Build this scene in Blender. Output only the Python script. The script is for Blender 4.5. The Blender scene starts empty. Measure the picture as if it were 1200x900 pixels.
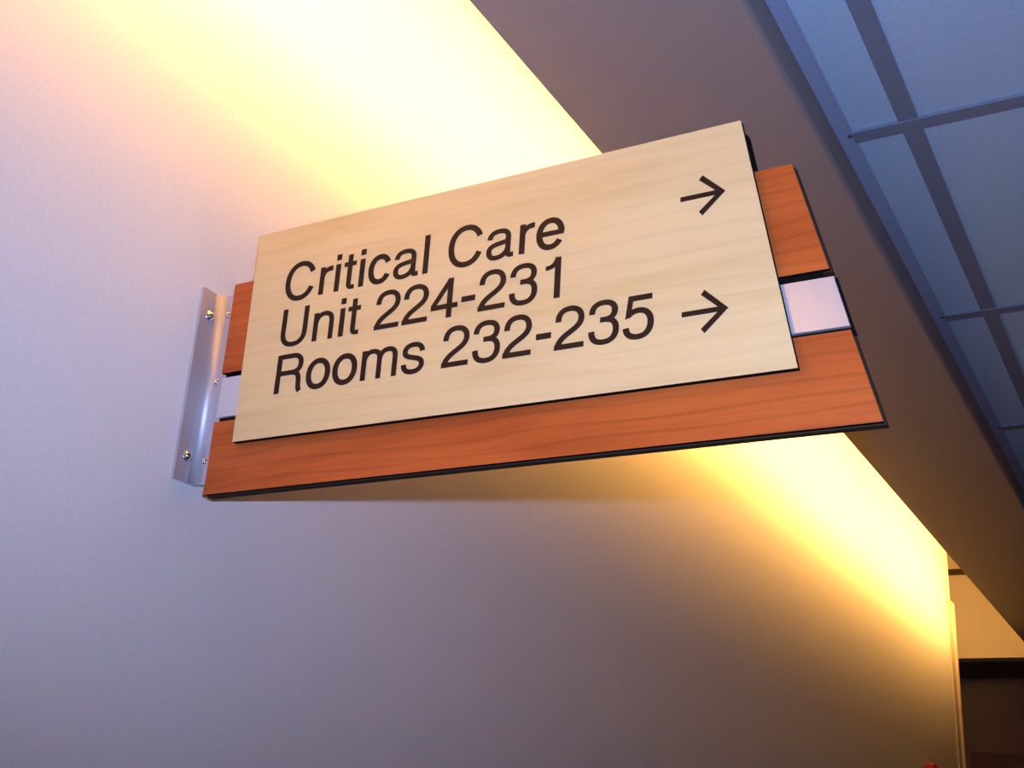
import bpy, bmesh, math, random
from mathutils import Matrix, Vector
random.seed(4)
S = bpy.context.scene
COL = S.collection

# ------------------------------------------------------------------ camera
EYE = 1.575                       # eye height above the floor (m)
U = 0.8                           # distance from the camera to the left wall (m)
cam = bpy.data.cameras.new('camera')
cam.sensor_width = 36.0
cam.lens = 1400.48 / 1200 * 36.0
cam.clip_start = 0.01
cam_o = bpy.data.objects.new('camera', cam)
COL.objects.link(cam_o)
yaw, pit, rol = 0.529437359, 0.361417872, -0.0615509419
ca, sa, cb, sb, cc, sc = math.cos(yaw), math.sin(yaw), math.cos(pit), math.sin(pit), math.cos(rol), math.sin(rol)
Rm = Matrix(((ca, -sa, 0), (sa, ca, 0), (0, 0, 1))) @ Matrix(((1, 0, 0), (0, cb, -sb), (0, sb, cb))) @ Matrix(((cc, 0, sc), (0, 1, 0), (-sc, 0, cc)))
right, fwd, up = Rm.col[0], Rm.col[1], Rm.col[2]
M = Matrix((right, up, -fwd)).transposed().to_4x4()
M.translation = Vector((U, 0, EYE))
cam_o.matrix_world = M
S.camera = cam_o

# ------------------------------------------------------------------ world, exposure, flash
S.view_settings.view_transform = 'Standard'
S.view_settings.look = 'None'
S.view_settings.exposure = 0.0
S.view_settings.gamma = 1.0
w = bpy.data.worlds.new('world'); S.world = w
w.use_nodes = True
w.node_tree.nodes['Background'].inputs[0].default_value = (0.5, 0.6, 1.0, 1)
w.node_tree.nodes['Background'].inputs[1].default_value = 0.0
LAMP_RGB = (1.0, 0.48, 0.11)
LAMP_STRENGTH = 51.0
fl = bpy.data.lights.new('camera_flash', 'SPOT')      # the flash of the hand-held camera, a few cm over its lens
fl.spot_size = math.radians(115); fl.spot_blend = 1.0
fl.shadow_soft_size = 0.008
fl.energy = 51.0
fl.color = (0.45, 0.57, 1.0)
fl_o = bpy.data.objects.new('camera_flash', fl); COL.objects.link(fl_o)
MF = M @ Matrix.Rotation(math.radians(-4), 4, 'Y') @ Matrix.Rotation(math.radians(5.5), 4, 'X') @ Matrix.Diagonal((1, 0.65, 1, 1))
MF.translation = Vector((U, 0.02, EYE + 0.070))
fl_o.matrix_world = MF
S.cycles.max_bounces = 10
S.cycles.diffuse_bounces = 6
S.cycles.sample_clamp_indirect = 6.0

# ------------------------------------------------------------------ helpers
def link(name, bm, mat, parent=None, smooth=False):
    me = bpy.data.meshes.new(name)
    bmesh.ops.recalc_face_normals(bm, faces=bm.faces)
    bm.to_mesh(me); bm.free()
    if smooth:
        for p in me.polygons: p.use_smooth = True
    o = bpy.data.objects.new(name, me); COL.objects.link(o)
    if mat: me.materials.append(mat)
    if parent: o.parent = parent
    return o

def box(bm, x0, x1, y0, y1, z0, z1):
    v = [bm.verts.new((x, y, z)) for x in (x0, x1) for y in (y0, y1) for z in (z0, z1)]
    for f in ((0, 1, 3, 2), (4, 6, 7, 5), (0, 4, 5, 1), (2, 3, 7, 6), (0, 2, 6, 4), (1, 5, 7, 3)):
        bm.faces.new([v[i] for i in f])

def boxobj(name, b, mat, parent=None, bevel=0.0):
    bm = bmesh.new(); box(bm, *b)
    if bevel:
        bmesh.ops.bevel(bm, geom=list(bm.edges), offset=bevel, segments=2, affect='EDGES', profile=0.5)
    return link(name, bm, mat, parent)

def prism_xz(bm, pts, y0, y1):
    """outline in the xz plane, extruded along y"""
    a = [bm.verts.new((x, y0, z)) for x, z in pts]
    b = [bm.verts.new((x, y1, z)) for x, z in pts]
    n = len(pts)
    bm.faces.new(a); bm.faces.new(b[::-1])
    for i in range(n):
        bm.faces.new((a[i], a[(i + 1) % n], b[(i + 1) % n], b[i]))

def empty(name, loc):
    o = bpy.data.objects.new(name, None); COL.objects.link(o)
    o.location = loc; o.empty_display_size = 0.1
    return o

def tag(o, label, cat, group=None):
    o['label'] = label; o['category'] = cat
    if group: o['group'] = group
    return o

def struct(o):
    o['kind'] = 'structure'; return o

# ------------------------------------------------------------------ materials
def mat(name, col, rough=0.6, metal=0.0, spec=0.5):
    m = bpy.data.materials.new(name); m.use_nodes = True
    b = m.node_tree.nodes['Principled BSDF']
    b.inputs['Base Color'].default_value = (*col, 1)
    b.inputs['Roughness'].default_value = rough
    b.inputs['Metallic'].default_value = metal
    b.inputs['Specular IOR Level'].default_value = spec
    return m

def noise(m, scale, detail=3, vec=(1, 1, 1), rot=(0, 0, 0), dist=0.0):
    nt = m.node_tree
    tc = nt.nodes.new('ShaderNodeTexCoord'); mp = nt.nodes.new('ShaderNodeMapping')
    mp.inputs['Scale'].default_value = vec; mp.inputs['Rotation'].default_value = rot
    n = nt.nodes.new('ShaderNodeTexNoise')
    n.inputs['Scale'].default_value = scale; n.inputs['Detail'].default_value = detail
    n.inputs['Distortion'].default_value = dist
    nt.links.new(tc.outputs['Object'], mp.inputs[0]); nt.links.new(mp.outputs[0], n.inputs['Vector'])
    return n

def ramp(m, src, stops):
    r = m.node_tree.nodes.new('ShaderNodeValToRGB')
    e = r.color_ramp.elements
    while len(e) < len(stops): e.new(0.5)
    for el, (p, c) in zip(e, stops):
        el.position = p; el.color = (*c, 1)
    m.node_tree.links.new(src, r.inputs[0])
    return r

def mixc(m, a, b, fac, mode='MULTIPLY'):
    x = m.node_tree.nodes.new('ShaderNodeMix'); x.data_type = 'RGBA'; x.blend_type = mode
    x.inputs[0].default_value = fac
    m.node_tree.links.new(a, x.inputs[6]); m.node_tree.links.new(b, x.inputs[7])
    return x.outputs[2]

def setcol(m, out): m.node_tree.links.new(out, m.node_tree.nodes['Principled BSDF'].inputs['Base Color'])

def bump(m, src, strength, dist=0.001):
    b = m.node_tree.nodes.new('ShaderNodeBump')
    b.inputs['Strength'].default_value = strength; b.inputs['Distance'].default_value = dist
    m.node_tree.links.new(src, b.inputs['Height'])
    m.node_tree.links.new(b.outputs[0], m.node_tree.nodes['Principled BSDF'].inputs['Normal'])

def paint(name, col, rough=0.75, var=0.03, bs=0.25):
    m = mat(name, col, rough, spec=0.25)
    n = noise(m, 260, 4)
    lo = tuple(c * (1 - var) for c in col); hi = tuple(min(1, c * (1 + var)) for c in col)
    setcol(m, ramp(m, n.outputs[0], [(0.3, lo), (0.7, hi)]).outputs[0])
    bump(m, n.outputs[0], bs, 0.0006)
    return m

M_wall = paint('wall_paint', (0.72, 0.70, 0.68))
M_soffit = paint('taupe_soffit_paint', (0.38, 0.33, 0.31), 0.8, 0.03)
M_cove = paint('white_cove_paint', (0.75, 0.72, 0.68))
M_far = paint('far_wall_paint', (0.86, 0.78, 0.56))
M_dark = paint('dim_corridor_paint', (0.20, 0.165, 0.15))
M_floor = paint('floor_carpet', (0.11, 0.08, 0.06), 0.9)
M_wall2 = paint('deep_taupe_wall_paint', (0.25, 0.175, 0.125))
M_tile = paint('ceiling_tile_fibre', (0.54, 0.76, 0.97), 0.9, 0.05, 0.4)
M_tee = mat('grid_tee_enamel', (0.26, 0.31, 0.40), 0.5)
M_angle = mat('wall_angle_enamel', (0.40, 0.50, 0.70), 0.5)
M_guard = mat('corner_guard_vinyl', (0.60, 0.50, 0.38), 0.45)
M_darkwood = mat('dark_red_door_wood', (0.06, 0.022, 0.014), 0.5)
M_trim = mat('brown_trim', (0.07, 0.03, 0.018), 0.5)
M_red = mat('red_plastic', (0.42, 0.012, 0.022), 0.45)
M_black = mat('black_core', (0.006, 0.005, 0.005), 0.8, spec=0.05)
M_edge = mat('dark_laminate_edge', (0.007, 0.005, 0.004), 0.8, spec=0.05)
M_backing = mat('grey_backing_sheet', (0.045, 0.030, 0.018), 0.85, spec=0.08)
M_vinyl = mat('dark_brown_vinyl', (0.022, 0.009, 0.006), 0.6, spec=0.15)
M_steel = mat('polished_steel', (0.8, 0.8, 0.82), 0.16, 1.0)
M_white = mat('white_enamel', (0.8, 0.8, 0.78), 0.4)

M_alu = mat('brushed_aluminium', (0.60, 0.58, 0.62), 0.52, 0.7)
n = noise(M_alu, 60, 4, (40, 40, 0.6))
bump(M_alu, n.outputs[0], 0.06, 0.0004)
M_bar = mat('satin_aluminium', (0.74, 0.74, 0.78), 0.32, 0.6)
n = noise(M_bar, 60, 4, (0.8, 30, 30))
bump(M_bar, n.outputs[0], 0.05, 0.0003)

def wood(name, light, mid, dark, streak, rot, freq):
    m = mat(name, mid, 0.5, spec=0.22)
    nt = m.node_tree
    a = noise(m, 4.0, 4, (0.9, 5, 7), rot, 0.6)             # broad figure
    b = noise(m, 34.0, 5, (0.5, 6, 9), rot, 0.3)             # fine pores
    big = ramp(m, a.outputs[0], [(0.30, dark), (0.45, mid), (0.58, light), (0.75, mid)])
    fine = ramp(m, b.outputs[0], [(0.30, (1 - streak,) * 3), (0.60, (1, 1, 1))])
    # growth-ring lines: a distorted wave running along the board
    tc = nt.nodes.new('ShaderNodeTexCoord'); mp = nt.nodes.new('ShaderNodeMapping')
    mp.inputs['Scale'].default_value = (0.22, 1, 1); mp.inputs['Rotation'].default_value = rot
    wv = nt.nodes.new('ShaderNodeTexWave'); wv.bands_direction = 'Z'; wv.wave_profile = 'SAW'
    wv.inputs['Scale'].default_value = freq; wv.inputs['Distortion'].default_value = 6.0
    wv.inputs['Detail'].default_value = 2.5; wv.inputs['Detail Scale'].default_value = 1.0
    nt.links.new(tc.outputs['Object'], mp.inputs[0]); nt.links.new(mp.outputs[0], wv.inputs['Vector'])
    ring = ramp(m, wv.outputs['Fac'], [(0.0, (1, 1, 1)), (0.72, (1, 1, 1)), (0.93, (1 - streak * 1.6,) * 3), (1.0, (1, 1, 1))])
    c = mixc(m, big.outputs[0], fine.outputs[0], 1.0)
    setcol(m, mixc(m, c, ring.outputs[0], 1.0))
    return m
M_maple = wood('maple_laminate', (0.73, 0.565, 0.28), (0.71, 0.545, 0.265), (0.655, 0.485, 0.22), 0.032, (0, math.radians(-4), 0), 20)
M_cherry = wood('cherry_laminate', (0.52, 0.122, 0.024), (0.475, 0.105, 0.020), (0.40, 0.082, 0.015), 0.13, (0, math.radians(2), 0), 24)

# ------------------------------------------------------------------ the setting
Z = lambda z: EYE + z
GZ = Z(0.865)                     # underside of the lay-in grid
SZ = Z(0.8167)                    # underside of the soffit
SX0, SX1 = 0.219, 0.478           # soffit: lip at the light slot, riser on the room side
YB, YW, YH = -1.8, 4.775, 5.6     # wall behind the camera, end of the left wall, header beyond
XR = 2.45
TOP = Z(1.36)
YE = 6.25

struct(boxobj('floor', (-2.0, XR + 0.1, YB - 0.1, YE + 0.1, -0.1, 0), M_floor))
wall_left = struct(boxobj('wall_left', (-0.12, 0, YB, YW, 0, TOP), M_wall))
struct(boxobj('wall_right', (XR, XR + 0.1, YB, YE, 0, TOP), M_wall2))
struct(boxobj('wall_back', (-0.12, XR + 0.1, YB - 0.1, YB, 0, TOP), M_wall2))
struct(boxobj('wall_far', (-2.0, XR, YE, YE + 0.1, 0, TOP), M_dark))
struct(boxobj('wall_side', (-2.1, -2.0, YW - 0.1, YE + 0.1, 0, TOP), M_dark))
struct(boxobj('wall_header', (-2.0, XR, YH, YH + 0.12, Z(0.845), TOP), M_far))
struct(boxobj('wall_return', (-2.0, -0.12, YW - 0.12, YW, 0, TOP), M_wall))
struct(boxobj('trim_1', (-1.9, SX1, YH - 0.02, YH, Z(1.213), Z(1.237)), M_trim))
struct(boxobj('baseboard_left', (0, 0.012, YB, YW, 0, 0.1), M_trim))

ceiling = struct(boxobj('ceiling', (-2.0, XR + 0.1, YB - 0.1, YE + 0.1, TOP, TOP + 0.08), M_cove))
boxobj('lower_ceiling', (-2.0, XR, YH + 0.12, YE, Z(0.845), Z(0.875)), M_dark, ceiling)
# soffit: a shelf of plasterboard with an upturned lip-less edge at the slot and a rounded lower edge at the riser
bm = bmesh.new()
r = 0.006
pts = [(SX0, SZ), (SX1 - r, SZ)]
for k in range(1, 7):
    t = math.pi / 2 * k / 6
    pts.append((SX1 - r + r * math.sin(t), SZ + r - r * math.cos(t)))
pts += [(SX1, TOP), (SX1 - 0.016, TOP), (SX1 - 0.016, SZ + 0.016), (SX0, SZ + 0.016)]
prism_xz(bm, pts, YB, YH)
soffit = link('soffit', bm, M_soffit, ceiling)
# white lining inside the cove
boxobj('cove_lining', (SX1 - 0.020, SX1 - 0.0165, YB, YH, SZ + 0.021, TOP), M_cove, ceiling)
boxobj('cove_lining', (SX0 + 0.004, SX1 - 0.0165, YB, YH, SZ + 0.0165, SZ + 0.020), M_cove, ceiling)

# lay-in grid
TW = 0.024
tee_x = [0.568, 1.178, 1.788, 2.398]
tee_y = [1.3464 + 0.61 * k for k in range(-5, 7)]
A0 = SX1 + 0.0205
angle = boxobj('wall_angle', (SX1 + 0.0003, A0, YB, YH, GZ - 0.0005, GZ + 0.0012), M_angle, ceiling)
for y in tee_y:
    if YB < y < YH:
        bm = bmesh.new()
        bmesh.ops.create_uvsphere(bm, u_segments=8, v_segments=5, radius=0.0028)
        bmesh.ops.translate(bm, verts=bm.verts, vec=(A0 - 0.005, y - 0.004, GZ - 0.0006))
        link('rivet', bm, M_trim, angle)
ys = [YB] + [y for y in tee_y if YB < y < YH] + [YH]
for y in ys[1:-1]:                                            # long runners across the corridor
    bm = bmesh.new()
    prism = [(y - TW / 2, GZ - 0.0030), (y + TW / 2, GZ - 0.0030), (y + TW / 2, GZ + 0.0016), (y + 0.002, GZ + 0.0016), (y + 0.002, GZ + 0.03), (y - 0.002, GZ + 0.03), (y - 0.002, GZ + 0.0016), (y - TW / 2, GZ + 0.0016)]
    a = [bm.verts.new((A0 - 0.0015, p, q)) for p, q in prism]; b = [bm.verts.new((XR, p, q)) for p, q in prism]
    bm.faces.new(a); bm.faces.new(b[::-1])
    for i in range(len(prism)):
        bm.faces.new((a[i], a[(i + 1) % len(a)], b[(i + 1) % len(a)], b[i]))
    link('main_tee', bm, M_tee, ceiling)
me_cache = {}
for x in tee_x:                                               # short tees along it
    for y0, y1 in zip(ys[:-1], ys[1:]):
        g0 = 0 if y0 == YB else TW / 2; g1 = 0 if y1 == YH else TW / 2
        L = round(y1 - y0 - g0 - g1, 5)
        if L not in me_cache:
            bm = bmesh.new()
            prism_xz(bm, [(-TW / 2, -0.0012), (TW / 2, -0.0012), (TW / 2, 0.0014), (0.002, 0.0014), (0.002, 0.03), (-0.002, 0.03), (-0.002, 0.0014), (-TW / 2, 0.0014)], 0, L)
            o = link('cross_tee', bm, M_tee, ceiling); me_cache[L] = o.data
        else:
            o = bpy.data.objects.new('cross_tee', me_cache[L]); COL.objects.link(o); o.parent = ceiling
        o.location = (x, y0 + g0, GZ)
xs = [SX1 + 0.004] + tee_x
tile_cache = {}
for x0, x1 in zip(xs[:-1], xs[1:]):
    for y0, y1 in zip(ys[:-1], ys[1:]):
        key = (round(x1 - x0, 4), round(y1 - y0, 4))
        if key not in tile_cache:
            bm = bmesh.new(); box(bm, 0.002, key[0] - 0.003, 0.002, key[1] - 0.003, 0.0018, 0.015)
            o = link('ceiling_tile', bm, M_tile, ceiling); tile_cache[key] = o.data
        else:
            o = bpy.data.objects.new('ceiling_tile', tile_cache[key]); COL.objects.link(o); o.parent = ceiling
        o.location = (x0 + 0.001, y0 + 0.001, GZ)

# end of the left wall: a vinyl corner guard
bm = bmesh.new()
gp = [(0.0, YW - 0.072), (0.003, YW - 0.072), (0.004, YW - 0.066), (0.0045, YW - 0.012), (0.0125, YW - 0.004), (0.0135, YW + 0.004), (0.012, YW + 0.010), (-0.072, YW + 0.010), (-0.072, YW), (0.0, YW)]
za, zb = 0.1, Z(0.938)
a = [bm.verts.new((x, y, za)) for x, y in gp]; b = [bm.verts.new((x, y, zb - 0.9 * max(0, x))) for x, y in gp]
bm.faces.new(a[::-1]); bm.faces.new(b)
for i in range(len(gp)):
    bm.faces.new((a[i], a[(i + 1) % len(gp)], b[(i + 1) % len(gp)], b[i]))
link('corner_guard', bm, M_guard, wall_left)

# dark door on the wall far beyond the header
door = struct(boxobj('door_1', (-0.10, 0.80, YE - 0.045, YE - 0.003, 0.0, Z(0.42)), M_darkwood))
boxobj('door_frame', (-0.195, -0.10, YE - 0.06, YE - 0.001, 0.0, Z(0.498)), M_darkwood, door)
boxobj('door_frame', (0.80, 0.895, YE - 0.06, YE - 0.001, 0.0, Z(0.498)), M_darkwood, door)
boxobj('door_frame', (-0.10, 0.80, YE - 0.06, YE - 0.001, Z(0.42), Z(0.498)), M_darkwood, door)
# ------------------------------------------------------------------ strip lights in the cove
# brightest along the bottom; emission gradient shaped for the wash on the wall
M_lens = bpy.data.materials.new('lit_diffuser'); M_lens.use_nodes = True
nt = M_lens.node_tree; nt.nodes.clear()
em = nt.nodes.new('ShaderNodeEmission'); em.inputs[0].default_value = (*LAMP_RGB, 1); om = nt.nodes.new('ShaderNodeOutputMaterial'); nt.links.new(em.outputs[0], om.inputs[0])
tc = nt.nodes.new('ShaderNodeTexCoord'); sx = nt.nodes.new('ShaderNodeSeparateXYZ'); nt.links.new(tc.outputs['Object'], sx.inputs[0])
mr = nt.nodes.new('ShaderNodeMapRange'); nt.links.new(sx.outputs['Z'], mr.inputs[0])
mr.inputs[1].default_value, mr.inputs[2].default_value = Z(0.84), Z(1.10)
cr = nt.nodes.new('ShaderNodeValToRGB'); nt.links.new(mr.outputs[0], cr.inputs[0])
while len(cr.color_ramp.elements) < 5: cr.color_ramp.elements.new(0.5)
for e_, (p_, v_) in zip(cr.color_ramp.elements, ((0.0, 1.0), (0.19, 1.0), (0.33, 0.36), (0.75, 0.30), (1.0, 0.15))):
    e_.position = p_; e_.color = (v_, v_, v_, 1)
ml = nt.nodes.new('ShaderNodeMath'); ml.operation = 'MULTIPLY'; ml.inputs[1].default_value = LAMP_STRENGTH
nt.links.new(cr.outputs[0], ml.inputs[0]); nt.links.new(ml.outputs[0], em.inputs[1])
LX, LB, LT = 0.335, SZ + 0.026, Z(1.10)
def strip_light():
    root = empty('strip_light', (0, 0, 0))
    tag(root, 'warm strip light lying hidden on top of the soffit, washing the left wall', 'light', 'strip lights hidden above the soffit')
    bm = bmesh.new()
    prism_xz(bm, [(LX + 0.006, SZ + 0.0202), (LX + 0.060, SZ + 0.0202), (LX + 0.060, LT + 0.012), (LX + 0.006, LT + 0.012)], -0.60, 0.60)
    link('housing', bm, M_white, root)
    bm = bmesh.new()                                              # tall opal diffuser, gently bowed
    n = 10; pts = []
    for k in range(n + 1):
        t = k / n; pts.append((LX - 0.014 * math.sin(math.pi * t), LB + (LT - LB) * t))
    prism_xz(bm, pts + [(LX + 0.0055, LT), (LX + 0.0055, LB)], -0.59, 0.59)
    link('diffuser', bm, M_lens, root)
    for s in (-1, 1):
        boxobj('end_cap', (LX - 0.004, LX + 0.060, 0.6005 * s if s > 0 else -0.606, 0.606 if s > 0 else -0.6005, SZ + 0.0205, LT + 0.012), M_white, root)
    return root
proto = strip_light()
kids = list(proto.children)
for i in range(5):                                            # a row end to end along the corridor
    if i == 0: o = proto
    else:
        o = proto.copy(); COL.objects.link(o)
        for k in kids:
            c = k.copy(); COL.objects.link(c); c.parent = o
    o.location = (0, -0.75 + 1.22 * i, 0)

dl = empty('added_fill_light', (1.15, 5.98, Z(0.845)))  # added lamp, out of view, put in to lift the dark passage
tag(dl, 'added warm fill light under the low ceiling beyond the header, unseen from the camera', 'light')
bm = bmesh.new(); bmesh.ops.create_cone(bm, cap_ends=True, segments=24, radius1=0.075, radius2=0.085, depth=0.012)
bmesh.ops.translate(bm, verts=bm.verts, vec=(0, 0, -0.0062)); link('trim_ring', bm, M_white, dl)
bm = bmesh.new(); bmesh.ops.create_cone(bm, cap_ends=True, segments=24, radius1=0.055, radius2=0.055, depth=0.004)
bmesh.ops.translate(bm, verts=bm.verts, vec=(0, 0, -0.0145))
M_fill = bpy.data.materials.new('fill_light_glow'); M_fill.use_nodes = True
nt = M_fill.node_tree; nt.nodes.clear()
em = nt.nodes.new('ShaderNodeEmission'); em.inputs[0].default_value = (1.0, 0.5, 0.2, 1); em.inputs[1].default_value = 0.12
om = nt.nodes.new('ShaderNodeOutputMaterial'); nt.links.new(em.outputs[0], om.inputs[0])
link('diffuser', bm, M_fill, dl)

# ------------------------------------------------------------------ the sign
# measured in units of the camera-to-wall distance, x out of the wall, y into the picture, z over the lens
def P(x, z): return (x * U, Z(z * U))
sign = empty('projecting_sign', (0, 0.98 * U, Z(0.36 * U)))
tag(sign, 'two-board cherry wood wall sign with pale lettered panel, held by an aluminium bracket', 'sign')
def sp(o, parent=None):
    """parent while keeping the world placement"""
    p = parent or sign
    o.parent = p
    bpy.context.view_layer.update()
    o.matrix_parent_inverse = p.matrix_world.inverted()
    return o
def plate(name, pts, y0, y1, m, parent=None, edge=None, rear=False):
    bm = bmesh.new(); prism_xz(bm, [P(*p) for p in pts], y0 * U, y1 * U)
    o = link(name, bm, m)
    if edge:
        o.data.materials.append(edge)
        for p in o.data.polygons:
            if abs(p.normal.y) < 0.9 or (rear and p.normal.y < 0): p.material_index = 1
    return sp(o, parent)

YF = 0.975                                                    # front face of the boards
up_pts = [(0.0295, 0.6108), (0.7219, 0.6118), (0.7533, 0.4954), (0.0297, 0.4937)]
lo_pts = [(0.0296, 0.4325), (0.7699, 0.4325), (0.7935, 0.3446), (0.0298, 0.3446)]
for pts, lab in ((up_pts, 'upper cherry board'), (lo_pts, 'lower, longer cherry board')):
    o = plate('board', pts, YF, YF + 0.0045, M_cherry, edge=M_edge); o['label'] = lab
# the middle core and the rear face
core = [(0.033, 0.6060), (0.716, 0.6060), (0.785, 0.3495), (0.033, 0.3495)]
mid = [(0.0335, 0.4885), (0.745, 0.4885), (0.772, 0.4345), (0.0335, 0.4345)]
plate('core_plate', [(0.033, 0.500), (0.745, 0.500), (0.7485, 0.4885), (0.7590, 0.4875), (0.7722, 0.4350), (0.7745, 0.4290), (0.033, 0.4290)], YF + 0.0046, YF + 0.0070, M_black)
for pts, lab in ((up_pts, 'rear upper board'), (lo_pts, 'rear lower board')):
    dz = -0.0008
    o = plate('backing_board', [(x + (0.0012 if x > 0.5 else 0.0), z + (dz if z < 0.4 else 0)) for x, z in pts], YF + 0.0071, YF + 0.0165, M_backing); o['label'] = lab
bar = plate('bar', [(0.0325, 0.4875), (0.7568, 0.4870), (0.7694, 0.4365), (0.0315, 0.4377)], YF - 0.0002, YF + 0.0044, M_bar)
bar['label'] = 'brushed aluminium bar between the two boards'
# pale panels front and rear
pn = [(0.0662, 0.6668), (0.6748, 0.6679), (0.7242, 0.3999), (0.0700, 0.4015)]
panel = plate('panel', pn, 0.967, YF - 0.0006, M_maple, edge=M_edge); panel['label'] = 'pale maple lettered panel'
bm = bmesh.new()
rp = [(0.0662, 0.6668)]
cx, cz, rr = 0.6748 - 0.006, 0.6679 - 0.006, 0.006
for k in range(5):
    t = math.pi / 2 * (1 - k / 4)
    rp.append((cx + rr * math.cos(t), cz + rr * math.sin(t)))
rp += [(0.7242, 0.3999), (0.0700, 0.4015)]
o = plate('panel', rp, YF + 0.0168, YF + 0.0235, M_maple, edge=M_edge, rear=True); o['label'] = 'rear panel facing away from the camera'

# bracket: an aluminium angle with a rounded inner bend
bm = bmesh.new()
t, rb = 0.0032, 0.0085
zb0, zb1 = Z(0.3603 * U), Z(0.6015 * U)
yi = 0.9830 * U                                               # front face of the outstanding flange
y0 = 0.9498 * U
prof = [(0.0, y0), (t, y0)]
prof.append((t, yi - rb))
for k in range(1, 9):
    a_ = math.pi / 2 * k / 8
    prof.append((t + rb - rb * math.cos(a_), yi - rb + rb * math.sin(a_)))
prof += [(0.030, yi), (0.030, yi + t), (0.0, yi + t)]
a = [bm.verts.new((x + 0.0004, y, zb0)) for x, y in prof]; b = [bm.verts.new((x + 0.0004, y, zb1)) for x, y in prof]
bm.faces.new(a); bm.faces.new(b[::-1])
for i in range(len(prof)):
    bm.faces.new((a[i], a[(i + 1) % len(prof)], b[(i + 1) % len(prof)], b[i]))
bracket = sp(link('bracket', bm, M_alu)); bracket['label'] = 'aluminium angle bracket screwed to the wall'
for p in bracket.data.polygons:
    p.use_smooth = abs(p.normal.z) < 0.5 and 0.05 < abs(p.normal.x) < 0.999
def dome(name, loc, axis, rad, hgt, m):
    bm = bmesh.new()
    bmesh.ops.create_uvsphere(bm, u_segments=16, v_segments=10, radius=1.0)
    bmesh.ops.delete(bm, geom=[v for v in bm.verts if v.co.z < -0.05], context='VERTS')
    bmesh.ops.scale(bm, verts=bm.verts, vec=(rad, rad, hgt))
    bmesh.ops.create_cone(bm, cap_ends=True, segments=16, radius1=rad * 1.25, radius2=rad * 1.2, depth=0.0008)
    q = Vector((0, 0, 1)).rotation_difference(Vector(axis)).to_matrix()
    bmesh.ops.rotate(bm, verts=bm.verts, matrix=q)
    bmesh.ops.translate(bm, verts=bm.verts, vec=loc)
    return sp(link(name, bm, m, None, True), bracket)
for z in (0.5690, 0.3915):
    dome('bolt', (t + 0.0006, 0.9665 * U, Z(z * U)), (1, 0, 0), 0.0047, 0.0037, M_steel)
for x, z in ((0.0150, 0.5755), (0.0118, 0.4880), (0.0133, 0.3885)):
    dome('screw', (x * U + 0.002, yi - 0.0004, Z(z * U)), (0, -1, 0), 0.0027, 0.0026, M_steel)

# ------------------------------------------------------------------ lettering on the panel
def bez(p0, p1, p2, p3, n=14):
    out = []
    for i in range(1, n + 1):
        s = i / n; q = 1 - s
        out.append(tuple(q ** 3 * p0[k] + 3 * q * q * s * p1[k] + 3 * q * s * s * p2[k] + s ** 3 * p3[k] for k in (0, 1)))
    return out
def path(start, *cmds):
    pts = [start]
    for c in cmds:
        if len(c) == 2: pts.append(c)
        else: pts += bez(pts[-1], c[0:2], c[2:4], c[4:6])
    return pts
def arc(cx, cy, rx, ry, a0, a1, n=44, e=2.15):
    out = []
    for i in range(n + 1):
        t_ = math.radians(a0 + (a1 - a0) * i / n)
        c_, s_ = math.cos(t_), math.sin(t_)
        out.append((cx + rx * math.copysign(abs(c_) ** (2 / e), c_), cy + ry * math.copysign(abs(s_) ** (2 / e), s_)))
    return out
def rect(x0, y0, x1, y1):
    g = 5.5
    return ('poly', [(x0 - g, y0 - (g if y0 > 1 else 0)), (x1 + g, y0 - (g if y0 > 1 else 0)), (x1 + g, y1 + (g if y1 < 650 else 0)), (x0 - g, y1 + (g if y1 < 650 else 0))])
WX, WY = 107, 98
def st(pts, wx=WX - 6, wy=WY - 8): return ('stroke', pts, wx + 7, wy + 8)
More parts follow.
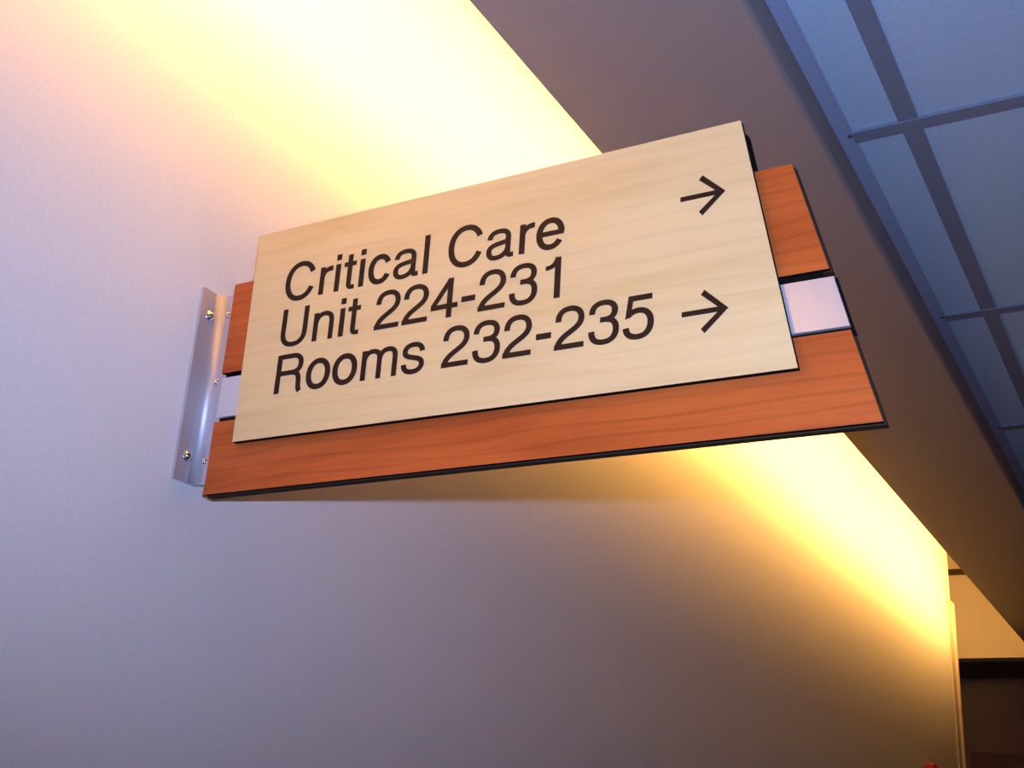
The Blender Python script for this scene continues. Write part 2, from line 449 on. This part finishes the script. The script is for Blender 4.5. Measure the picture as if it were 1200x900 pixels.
G = {
 'C': (722, [st(arc(367, 359, 280, 338, 24, 336))]),
 'c': (500, [st(arc(254, 261, 182, 237, 27, 333))]),
 'e': (556, [st(arc(278, 261, 194, 237, 0, 328)), rect(100, 228, 510, 303)]),
 'o': (556, [st(arc(278, 262, 199, 237, 0, 360))]),
 'i': (222, [rect(65, 0, 157, 523), rect(65, 612, 157, 718)]),
 'l': (222, [rect(65, 0, 157, 718)]),
 'r': (333, [rect(75, 0, 165, 523), st(path((121, 290), (121, 420, 190, 486, 335, 484)), 86, 84)]),
 't': (278, [st(path((132, 669), (132, 120), (132, 60, 150, 34, 205, 34), (257, 36)), 90, 74), rect(14, 450, 257, 523)]),
 'a': (556, [st(path((88, 368), (92, 455, 150, 499, 262, 499), (375, 499, 427, 455, 427, 375), (427, 105), (427, 50, 445, 38, 485, 38), (532, 42)), 88, 76),
             st(path((427, 306), (400, 288, 345, 285, 260, 273), (140, 257, 80, 225, 80, 146), (80, 70, 130, 24, 215, 24), (330, 24, 427, 95, 427, 205)), 88, 76)]),
 'n': (556, [rect(65, 0, 153, 523), st(path((109, 290), (109, 420, 180, 499, 285, 499), (395, 499, 446, 440, 446, 350), (446, 0)), 88, 78)]),
 'm': (833, [rect(65, 0, 153, 523), st(path((109, 310), (109, 430, 170, 499, 270, 499), (370, 499, 417, 450, 417, 360), (417, 0)), 88, 78),
             st(path((417, 310), (417, 430, 480, 499, 580, 499), (680, 499, 725, 450, 725, 360), (725, 0)), 88, 78)]),
 's': (500, [st(path((418, 370), (412, 455, 350, 499, 247, 499), (145, 499, 84, 455, 84, 385), (84, 312, 150, 295, 250, 270), (360, 243, 420, 220, 420, 150), (420, 70, 350, 23, 248, 23), (135, 23, 78, 75, 74, 165)), 88, 78)]),
 'U': (722, [st(path((125, 718), (125, 260), (125, 110, 205, 22, 361, 22), (517, 22, 597, 110, 597, 260), (597, 718)), 94, 82)]),
 'R': (722, [rect(88, 0, 182, 718), st(path((135, 677), (420, 677), (540, 677, 603, 620, 603, 525), (603, 418, 540, 366, 420, 366), (135, 366)), 94, 80),
             st(path((420, 366), (535, 358, 580, 310, 586, 205), (594, 90), (598, 45, 612, 25, 634, 0)), 92, 80)]),
 '1': (556, [rect(268, 0, 360, 703), st(path((101, 535), (205, 535, 280, 575, 314, 700)), 86, 66)]),
 '2': (556, [st(path((76, 462), (76, 600, 145, 663, 270, 663), (392, 663, 462, 592, 462, 492), (462, 395, 395, 345, 300, 285), (180, 210, 95, 160, 76, 38)), 92, 80), rect(28, 0, 507, 82)]),
 '3': (556, [st(path((80, 492), (82, 610, 150, 664, 270, 664), (385, 664, 452, 612, 452, 522), (452, 432, 390, 384, 290, 384), (216, 384)), 92, 78),
             st(path((216, 384), (290, 384), (415, 384, 476, 322, 476, 212), (476, 88, 400, 21, 275, 21), (140, 21, 79, 85, 77, 212)), 92, 78)]),
 '4': (556, [rect(325, 0, 415, 703), rect(25, 166, 523, 244), ('poly', [(25, 166), (110, 225), (352, 575), (330, 703), (25, 258)])]),
 '5': (556, [rect(118, 604, 482, 688), ('poly', [(112, 688), (200, 688), (150, 345), (66, 322)]),
             st(path((108, 368), (155, 420, 210, 441, 278, 441), (400, 441, 468, 355, 468, 238), (468, 100, 390, 21, 268, 21), (150, 21, 84, 75, 79, 178)), 92, 80)]),
 '-': (333, [rect(44, 228, 289, 316)]),
}
FX, FZ = 0.0664e-3, 0.0657e-3                                  # em scale along and up the panel
YP = 0.967 * U
def glyph_bm(shapes, ox, oz, sx, sz):
    bm = bmesh.new()
    for j, s in enumerate(shapes):
        yf, yb = YP - 0.00035 - 0.00002 * j, YP + 0.0002
        def w2(p): return P(ox + p[0] * sx, oz + p[1] * sz)
        if s[0] == 'poly':
            prism_xz(bm, [w2(p) for p in s[1]], yf, yb); continue
        pts, wx, wy = s[1], s[2], s[3]
        closed = math.dist(pts[0], pts[-1]) < 1e-3
        if closed: pts = pts[:-1]
        n = len(pts); Lp, Rp = [], []
        for i in range(n):
            p0 = pts[i - 1] if (i or closed) else pts[i]
            p1 = pts[(i + 1) % n] if (i < n - 1 or closed) else pts[i]
            dx, dy = p1[0] - p0[0], p1[1] - p0[1]; l = math.hypot(dx, dy)
            nx, ny = -dy / l, dx / l
            Lp.append((pts[i][0] + nx * wx / 2, pts[i][1] + ny * wy / 2)); Rp.append((pts[i][0] - nx * wx / 2, pts[i][1] - ny * wy / 2))
        V = [[bm.verts.new((w2(p)[0], y, w2(p)[1])) for p in row] for row in (Lp, Rp) for y in (yf, yb)]
        lf, lb, rf, rbk = V
        for i in range(n if closed else n - 1):
            k = (i + 1) % n
            bm.faces.new((lf[i], lf[k], rf[k], rf[i])); bm.faces.new((lb[i], rbk[i], rbk[k], lb[k]))
            bm.faces.new((lf[i], lb[i], lb[k], lf[k])); bm.faces.new((rf[i], rf[k], rbk[k], rbk[i]))
        if not closed:
            for i in (0, n - 1):
                bm.faces.new((lf[i], rf[i], rbk[i], lb[i]))
    return bm
for text, x0, zbase, track in (('Critical Care', 0.1158, 0.5685, 9), ('Unit 224-231', 0.1160, 0.5105, 0), ('Rooms 232-235', 0.1168, 0.4525, 0)):
    x = x0
    for ch in text:
        if ch == ' ': x += 278 * FX; continue
        adv, shapes = G[ch]
        o = link('digit' if ch.isdigit() else 'hyphen' if ch == '-' else 'letter', glyph_bm(shapes, x, zbase, FX, FZ), M_vinyl)
        sp(o, panel)
        x += (adv + track) * FX
def arrow(x0, x1, z):
    h, q = 0.0217, 0.0026                                       # half height, half stroke
    d = q * 2 ** 0.5
    L = x1 - x0
    sh = ('poly', [(0, -q), (L - 0.004, -q), (L - 0.004, q), (0, q)])
    k = h - q * 0.4
    a1 = ('poly', [(L, 0), (L - k - q, k + q - q * 0.4), (L - k - 2.4 * q, k - q * 1.2), (L - 2 * d, 0)])
    a2 = ('poly', [(p[0], -p[1]) for p in a1[1]])
    sp(link('arrow', glyph_bm([sh, a1, a2], x0, z, 1, 1), M_vinyl), panel)
arrow(0.6126, 0.6587, 0.5932)
arrow(0.6149, 0.6609, 0.4690)

# ------------------------------------------------------------------ small red box low on the wall
rb_o = empty('alarm_box', (0, 4.12, Z(0.20)))
tag(rb_o, 'small red alarm box on the left wall, cut by the bottom edge of the photo', 'alarm box')
b1 = boxobj('body', (0.0005, 0.032, -0.03, 0.05, -0.04, 0.094), M_red, rb_o, 0.006)
boxobj('lens', (0.0325, 0.045, -0.010, 0.030, -0.01, 0.05), M_white, rb_o, 0.003)
